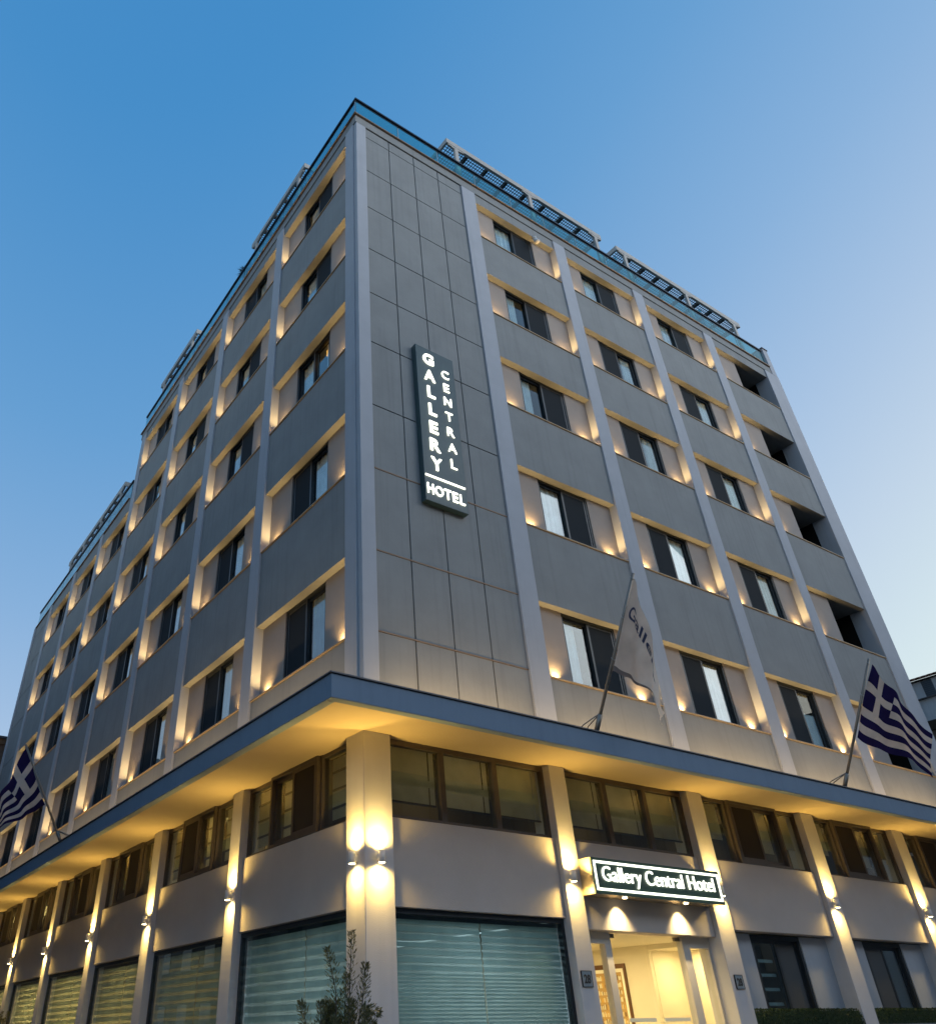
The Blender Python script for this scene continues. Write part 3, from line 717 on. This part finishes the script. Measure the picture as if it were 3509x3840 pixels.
# security camera
cc = thing('security_camera', 'small white security camera at the top window recess near the corner', 'camera', (6.44, .0, 20.93))
link('mount', cyl('mount', .07, .06, M_LAMP, 16, z0=-.06), cc)
link('body', tube('body', [(0, 0, -.06), (-.01, -.03, -.16), (-.03, -.08, -.27), (-.06, -.15, -.36)], [.05, .075, .075, .06], M_LAMP, 14), cc)

# ------------------------------------------------------------------ flags
def bez(pts, t):
    n = len(pts)-1; x = t*n; i = min(int(x), n-1); f_ = x-i
    p0, p1, p2, p3 = (Vector(pts[max(i-1, 0)]), Vector(pts[i]), Vector(pts[i+1]), Vector(pts[min(i+2, n)]))
    return .5*((2*p1)+(p2-p0)*f_+(2*p0-5*p1+4*p2-p3)*f_*f_+(3*p1-p0-3*p2+p3)*f_**3)
def flag_pt(top, bot, s, t, nrm, amp, ph):
    p = bez(bot, s).lerp(bez(top, s), t)
    return p+Vector(nrm)*(amp*s*math.sin(s*9+t*3+ph)+amp*.35*math.sin(s*19+t*5+ph))
def flag(label, base, tip, top, bot, nrm, kind, amp=.07, ph=0.):
    t = thing('flagpole', label[1], 'flagpole', base)
    b = Vector(base); d = (Vector(tip)-b)
    link('pole', tube('pole', [(0, 0, 0), tuple(d*.5), tuple(d)], .026, M_POLE, 12), t)
    link('socket', tube('socket', [(0, 0, 0), tuple(d*.12)], .04, M_POLE, 12), t)
    inn = Vector((0, .45, 0)) if abs(nrm[1]) > .5 or kind == 'w' else Vector((0, .45, 0))
    inn = Vector((0, .5, -.02)) if abs(base[1]+1.3) < .01 else Vector((.5, 0, -.02))
    for s in (-.12, .12):
        side = Vector((s, 0, 0)) if abs(base[1]+1.3) < .01 else Vector((0, s, 0))
        link('stay', tube('stay', [tuple(d*.13), tuple(d*.06+inn*.5+side*.5+Vector((0, 0, .06))), tuple(inn+side)], .009, M_POLE, 6), t)
    for k in (.97, .72, .46):
        q = d*k; link('ring', tube('ring', [tuple(q+Vector((.03*math.cos(a), .02*math.sin(a), .03*math.sin(a)))) for a in [i*.7 for i in range(10)]], .005, M_STEEL, 5), t)
    NX, NY = 54, 36
    V, F, MI = [], [], []
    for j in range(NY+1):
        for i in range(NX+1):
            V.append(tuple(flag_pt(top, bot, i/NX, j/NY, nrm, amp, ph)-b))
    for j in range(NY):
        for i in range(NX):
            a = j*(NX+1)+i; F.append((a, a+1, a+NX+2, a+NX+1))
            st = 8-int(j/NY*9); blue = st % 2 == 0
            cx, cy = i/NX*13.5, (1-(j+.5)/NY)*9
            cx = (i+.5)/NX*13.5
            if cx < 5 and cy < 5: blue = not (2 <= cx < 3 or 2 <= cy < 3)
            MI.append(1 if blue else 0)
    me = pyd('flag', V, F, None, True)
    MW = fabric('flag_white', (.80, .72, .66), .55); MB = fabric('flag_blue', (.028, .022, .10), .4); MH = fabric('flag_hem', (.25, .22, .22), .3)
    me.materials.append(MW); me.materials.append(MB); me.materials.append(MH)
    if kind == 'g':
        for p, k in zip(me.polygons, MI): p.material_index = k
    if kind == 'w':
        for k, p in enumerate(me.polygons): p.material_index = 2 if k//NX < 2 else 0
    o = link('flag', me, None, base); tag(o, label[0], 'flag')
    if kind == 'w':   # curved name printed on the cloth
        tm = text_mesh('Gallery', .29, .0, mat('flag_print', (.05, .06, .13), .8), .004)
        bm = bmesh.new(); bm.from_mesh(tm); bmesh.ops.subdivide_edges(bm, edges=bm.edges[:], cuts=1); bm.to_mesh(tm); bm.free()
        for v in tm.vertices:
            s, tt = .40+v.co.x*.75, .60+v.co.y*.75+.18*(1-((v.co.x)/.4)**2)*.5
            s = min(max(s, .02), .98)
            v.co = flag_pt(top, bot, s, tt, nrm, amp, ph)-b+Vector((-.003, -.008, 0))
        link('print', tm, o)
    return t
flag(('white flag with curved blue lettering hanging limp from its pole', 'slanting metal flagpole with the white flag, on the canopy left of centre'),
     (3.56, -1.3, 5.1), (3.585, -2.667, 7.37),
     [(3.65, -2.62, 7.32), (3.79, -2.52, 6.98), (4.05, -2.36, 6.38), (4.25, -2.2, 5.78), (4.30, -2.1, 5.33)],
     [(3.44, -1.95, 5.90), (3.76, -1.95, 5.88), (4.02, -1.93, 5.84), (4.30, -1.93, 5.66), (4.42, -1.95, 5.20)], (.25, -.9, .2), 'w', .06, 1.)
flag(('blue and white striped flag with a cross, flying to the right', 'slanting metal flagpole of the striped flag on the right of the canopy'),
     (10.60, -1.3, 5.1), (10.62, -2.69, 7.36),
     [(10.80, -2.62, 7.30), (11.23, -2.57, 6.98), (11.75, -2.5, 6.78), (12.3, -2.42, 6.55), (12.85, -2.3, 6.25)],
     [(10.58, -1.90, 5.96), (11.2, -1.90, 5.87), (11.85, -1.92, 5.81), (12.55, -1.94, 5.72), (13.1, -2.0, 5.5)], (.1, -.95, .15), 'g', .07, 2.)
flag(('blue and white striped flag on the side-street canopy near the left edge', 'slanting metal flagpole of the striped flag over the side street'),
     (-1.3, 11.35, 5.1), (-2.62, 11.4, 7.27),
     [(-2.58, 11.55, 7.22), (-2.72, 11.75, 6.55), (-2.76, 12.2, 6.22), (-2.7, 12.9, 6.05), (-2.55, 13.6, 5.95)],
     [(-1.85, 11.34, 5.91), (-1.98, 11.9, 5.86), (-2.12, 12.5, 5.80), (-2.28, 13.2, 5.76), (-2.4, 13.9, 5.7)], (-.9, .1, .15), 'g', .07, .5)

# ------------------------------------------------------------------ neighbours
M_NB = mat('neighbour_render', (.85, .85, .85), .9, bump=.3, var=.08, dirt=.12)
nb = thing('neighbour_house', 'pale rendered house with a tiled eave beyond the right end of the hotel', 'building', (25, -6, GND))
def rel(o, b): x, y, z = o.location; return (b[0]-x, b[1]-x, b[2]-y, b[3]-y, b[4]-z, b[5]-z)
def nbx(name, b, m, par=nb): return link(name, boxes_mesh(name, [rel(nb, b)], m), par)
nbx('wall', (25, 33, -6, 9, GND, 11.18), M_NB)
nbx('eave', (24.93, 33.2, -6.2, 9.2, 11.181, 11.22), mat('eave_dark', (.06, .045, .04), .9))
M_TILE = mat('clay_tile', (.16, .07, .05), .85, var=.2, vscale=4)
V, F = [], []
for k in range(10):
    a = math.pi*k/9; V += [(0, .085*math.cos(a), .075*math.sin(a)), (3.2, .085*math.cos(a), .075*math.sin(a)+1.0)]
for k in range(9): F.append((2*k, 2*k+1, 2*k+3, 2*k+2))
tm = pyd('roof_tile', V, F, M_TILE, True)
y = -3.0
while y < 3.2: link('roof_tile', tm, nb, (24.86-25, y+6, 11.22-GND)); y += .19
wn = nbx('window', (24.985, 24.998, 1.58, 1.94, 10.6, 11.17), mat('house_window_frame', (.2, .21, .22), .6))
for k in range(8): link('shutter_slat', boxes_mesh('shutter_slat', [(-.02, -.005, 1.6+6, 1.92+6, 10.63-GND+k*.065, 10.68-GND+k*.065)], mat('shutter_blue', (.10, .13, .16), .6)), wn)
nbx('ledge', (24.93, 24.999, .8, 2.27, 10.555, 10.595), mat('ledge_stone', (.16, .14, .13), .9))
st = thing('stone_wall', 'low rough stone wall with a dark eave at the right edge beyond the flag', 'wall', (21, -3, GND))
def sbx(name, b, m): return link(name, boxes_mesh(name, [rel(st, b)], m), st)
sbx('eave', (20.9, 22.9, -3, .74, 8.45, 8.72), mat('eave_brown', (.05, .04, .03), .9))
sbx('wall', (21, 22.9, -3, .72, GND, 8.449), mat('rubble', (.2, .18, .15), .95, bump=1., bscale=8, var=.4, vscale=6))
ob = thing('brick_house', 'weathered brown house behind the left end of the hotel', 'building', (-9, 33, GND))
def obx(name, b, m): return link(name, boxes_mesh(name, [rel(ob, b)], m), ob)
obx('wall', (-9, 1.5, 33, 42, GND, 13.2), mat('brown_plaster', (.17, .12, .09), .95, bump=.8, bscale=14, var=.35, vscale=3))
obx('cornice', (-9.1, 1.6, 32.9, 42, 13.201, 13.45), mat('cornice_brown', (.2, .13, .08), .9, var=.2)); obx('roof_edge', (-9.2, 1.7, 32.8, 42, 13.451, 13.56), M_CAP)

# ------------------------------------------------------------------ plants
M_OL = [mat('olive_leaf_dark', (.075, .08, .03), .55), mat('olive_leaf_light', (.19, .17, .055), .5)]
def leaf(V, F, MI, p, d, L, W, mi):
    d = d.normalized(); s = d.cross(Vector((rnd.uniform(-1, 1), rnd.uniform(-1, 1), rnd.uniform(-1, 1)))).normalized()*W
    b = len(V); V += [tuple(p), tuple(p+d*L*.5+s), tuple(p+d*L), tuple(p+d*L*.5-s)]; F.append((b, b+1, b+2, b+3)); MI.append(mi)
def olive(label, base, stems, group=None):
    t = thing('olive_shrub', label, 'shrub', base)
    V, F, MI = [], [], []
    tv = []
    for pts in stems:
        link('branch', tube('branch', pts, [.014*(1-.8*i/(len(pts)-1)) for i in range(len(pts))], mat('olive_bark', (.10, .08, .06), .9), 6), t)
        n = 640
        for k in range(n):
            q = .25+.75*k/n; p = bez(pts, q); tg = (bez(pts, min(q+.02, 1))-bez(pts, q-.02)).normalized()
            a = rnd.uniform(0, 6.28); o1 = tg.orthogonal().normalized(); o2 = tg.cross(o1)
            out = o1*math.cos(a)+o2*math.sin(a); spread = .13*(1-q)+.014
            # side twig
            pp = p+out*rnd.random()*spread*1.6
            leaf(V, F, MI, pp, out*.9+tg*.9+Vector((0, 0, .1)), rnd.uniform(.03, .055), rnd.uniform(.004, .0065), 1 if rnd.random() < .4 else 0)
    me = pyd('crown', V, F, None)
    for m in M_OL: me.materials.append(m)
    for p, k in zip(me.polygons, MI): p.material_index = k
    link('crown', me, t); return t
def stems(n, h, spread, lean=(0, 0), tops=()):
    out = []
    for i in range(n):
        a = rnd.uniform(0, 6.28); r = spread*math.sqrt(rnd.random())
        hh = h*rnd.uniform(.72, .95)*(1-.25*r/spread)
        out.append([(0, 0, 0), (r*.35*math.cos(a), r*.35*math.sin(a), hh*.45), (r*.8*math.cos(a), r*.8*math.sin(a), hh*.75), (r*math.cos(a)+lean[0], r*math.sin(a)+lean[1], hh)])
    return out+list(tops)
olive('bushy olive shrub in front of the corner pillar at the bottom of the picture', (-1.12, -1.2, GND),
      stems(44, 2.3, .38, (.02, 0), [[(0, 0, 0), (.05, 0, 1.2), (.12, 0, 1.9), (.15, 0, 2.47)], [(0, 0, 0), (-.05, 0, 1.2), (-.05, 0, 1.9), (-.17, 0, 2.3)],
                                     [(0, 0, 0), (.1, 0, 1.0), (.25, 0, 1.7), (.5, 0, 1.72)], [(0, 0, 0), (-.1, 0, .9), (-.35, 0, 1.5), (-.48, 0, 1.82)], [(0, 0, 0), (.1, 0, 1.2), (.28, 0, 1.8), (.33, 0, 2.17)]]))
olive('olive shrub on the side-street pavement at the left edge of the picture', (-.8, 16.9, GND), stems(26, 2.75, .55))
M_HD = [mat('hedge_dark', (.02, .045, .014), .6), mat('hedge_light', (.045, .085, .025), .6)]
def hedge(label, x0, x1, round_r):
    t = thing('hedge', label, 'hedge', (x0, .12, GND), 'clipped hedges under the ground-floor windows')
    link('planter', boxes_mesh('planter', [(0, x1-x0, -.14, .14, 0, 1.27-GND)], mat('planter_grey', (.2, .22, .24), .8, var=.1)), t)
    link('hedge_body', boxes_mesh('hedge_body', [(.02, x1-x0-.05, -.10, .12, 1.27-GND, 1.485-GND)], M_HD[0]), t)
    V, F, MI = [], [], []
    for k in range(5200):
        x = rnd.uniform(0, x1-x0); z = rnd.uniform(1.26, 1.51); y = -.115+rnd.uniform(-.012, .012)
        if rnd.random() < .35: z = 1.50+rnd.uniform(-.012, .012); y = rnd.uniform(-.12, .14)
        e = x1-x0-x
        if round_r and e < .2 and (z-1.26) > .26*math.sqrt(max(0, 1-((.2-e)/.2)**2)): continue
        leaf(V, F, MI, Vector((x, y, z-GND)), Vector((rnd.uniform(-1, 1), rnd.uniform(-1, .1), rnd.uniform(-.3, 1))), rnd.uniform(.018, .03), rnd.uniform(.006, .01), 1 if rnd.random() < .35 else 0)
    me = pyd('foliage', V, F, None)
    for m in M_HD: me.materials.append(m)
    for p, k in zip(me.polygons, MI): p.material_index = k
    o = link('foliage', me, t); o['kind'] = 'stuff'
hedge('clipped green hedge right of the entrance, with a rounded end', 7.78, 11.03, True)
hedge('clipped green hedge under the second window right of the entrance', 11.5, 14.69, False)

# ------------------------------------------------------------------ houses on the other sides of the two streets (they shade the lower storeys and show in the glass)
def opposite(name, label, x0, x1, y0, y1, h, face):
    t = thing(name, label, 'building', (x0, y0, GND))
    m = mat('opposite_render', (.16, .155, .15), .9, bump=.3, var=.1, dirt=.1)
    link('wall', boxes_mesh('wall', [(0, x1-x0, 0, y1-y0, 0, h)], m), t)
    link('cornice', boxes_mesh('cornice', [(-.3, x1-x0+.3, -.3, y1-y0+.3, h+.001, h+.3)], m), t)
    gm = mat('opposite_window', (.04, .045, .05), .15)
    n = int(((y1-y0) if face == 'x' else (x1-x0))/3.2)
    for i in range(n):
        for k in range(int(h/3.3)):
            u, z = 1+i*3.2, 1.2+k*3.3
            b = (x1-x0+.001, x1-x0+.05, u, u+1.3, z, z+1.7) if face == 'x' else (u, u+1.3, y1-y0+.001, y1-y0+.05, z, z+1.7)
            link('window', boxes_mesh('window', [b], gm), t)
    return t
opposite('opposite_house', 'plain house on the far side of the narrow side street', -26, -13.5, 0, 100, 17, 'x')
opposite('opposite_house', 'plain house on the far side of the square in front of the entrance', -10, 120, -42, -28, 18, 'y')
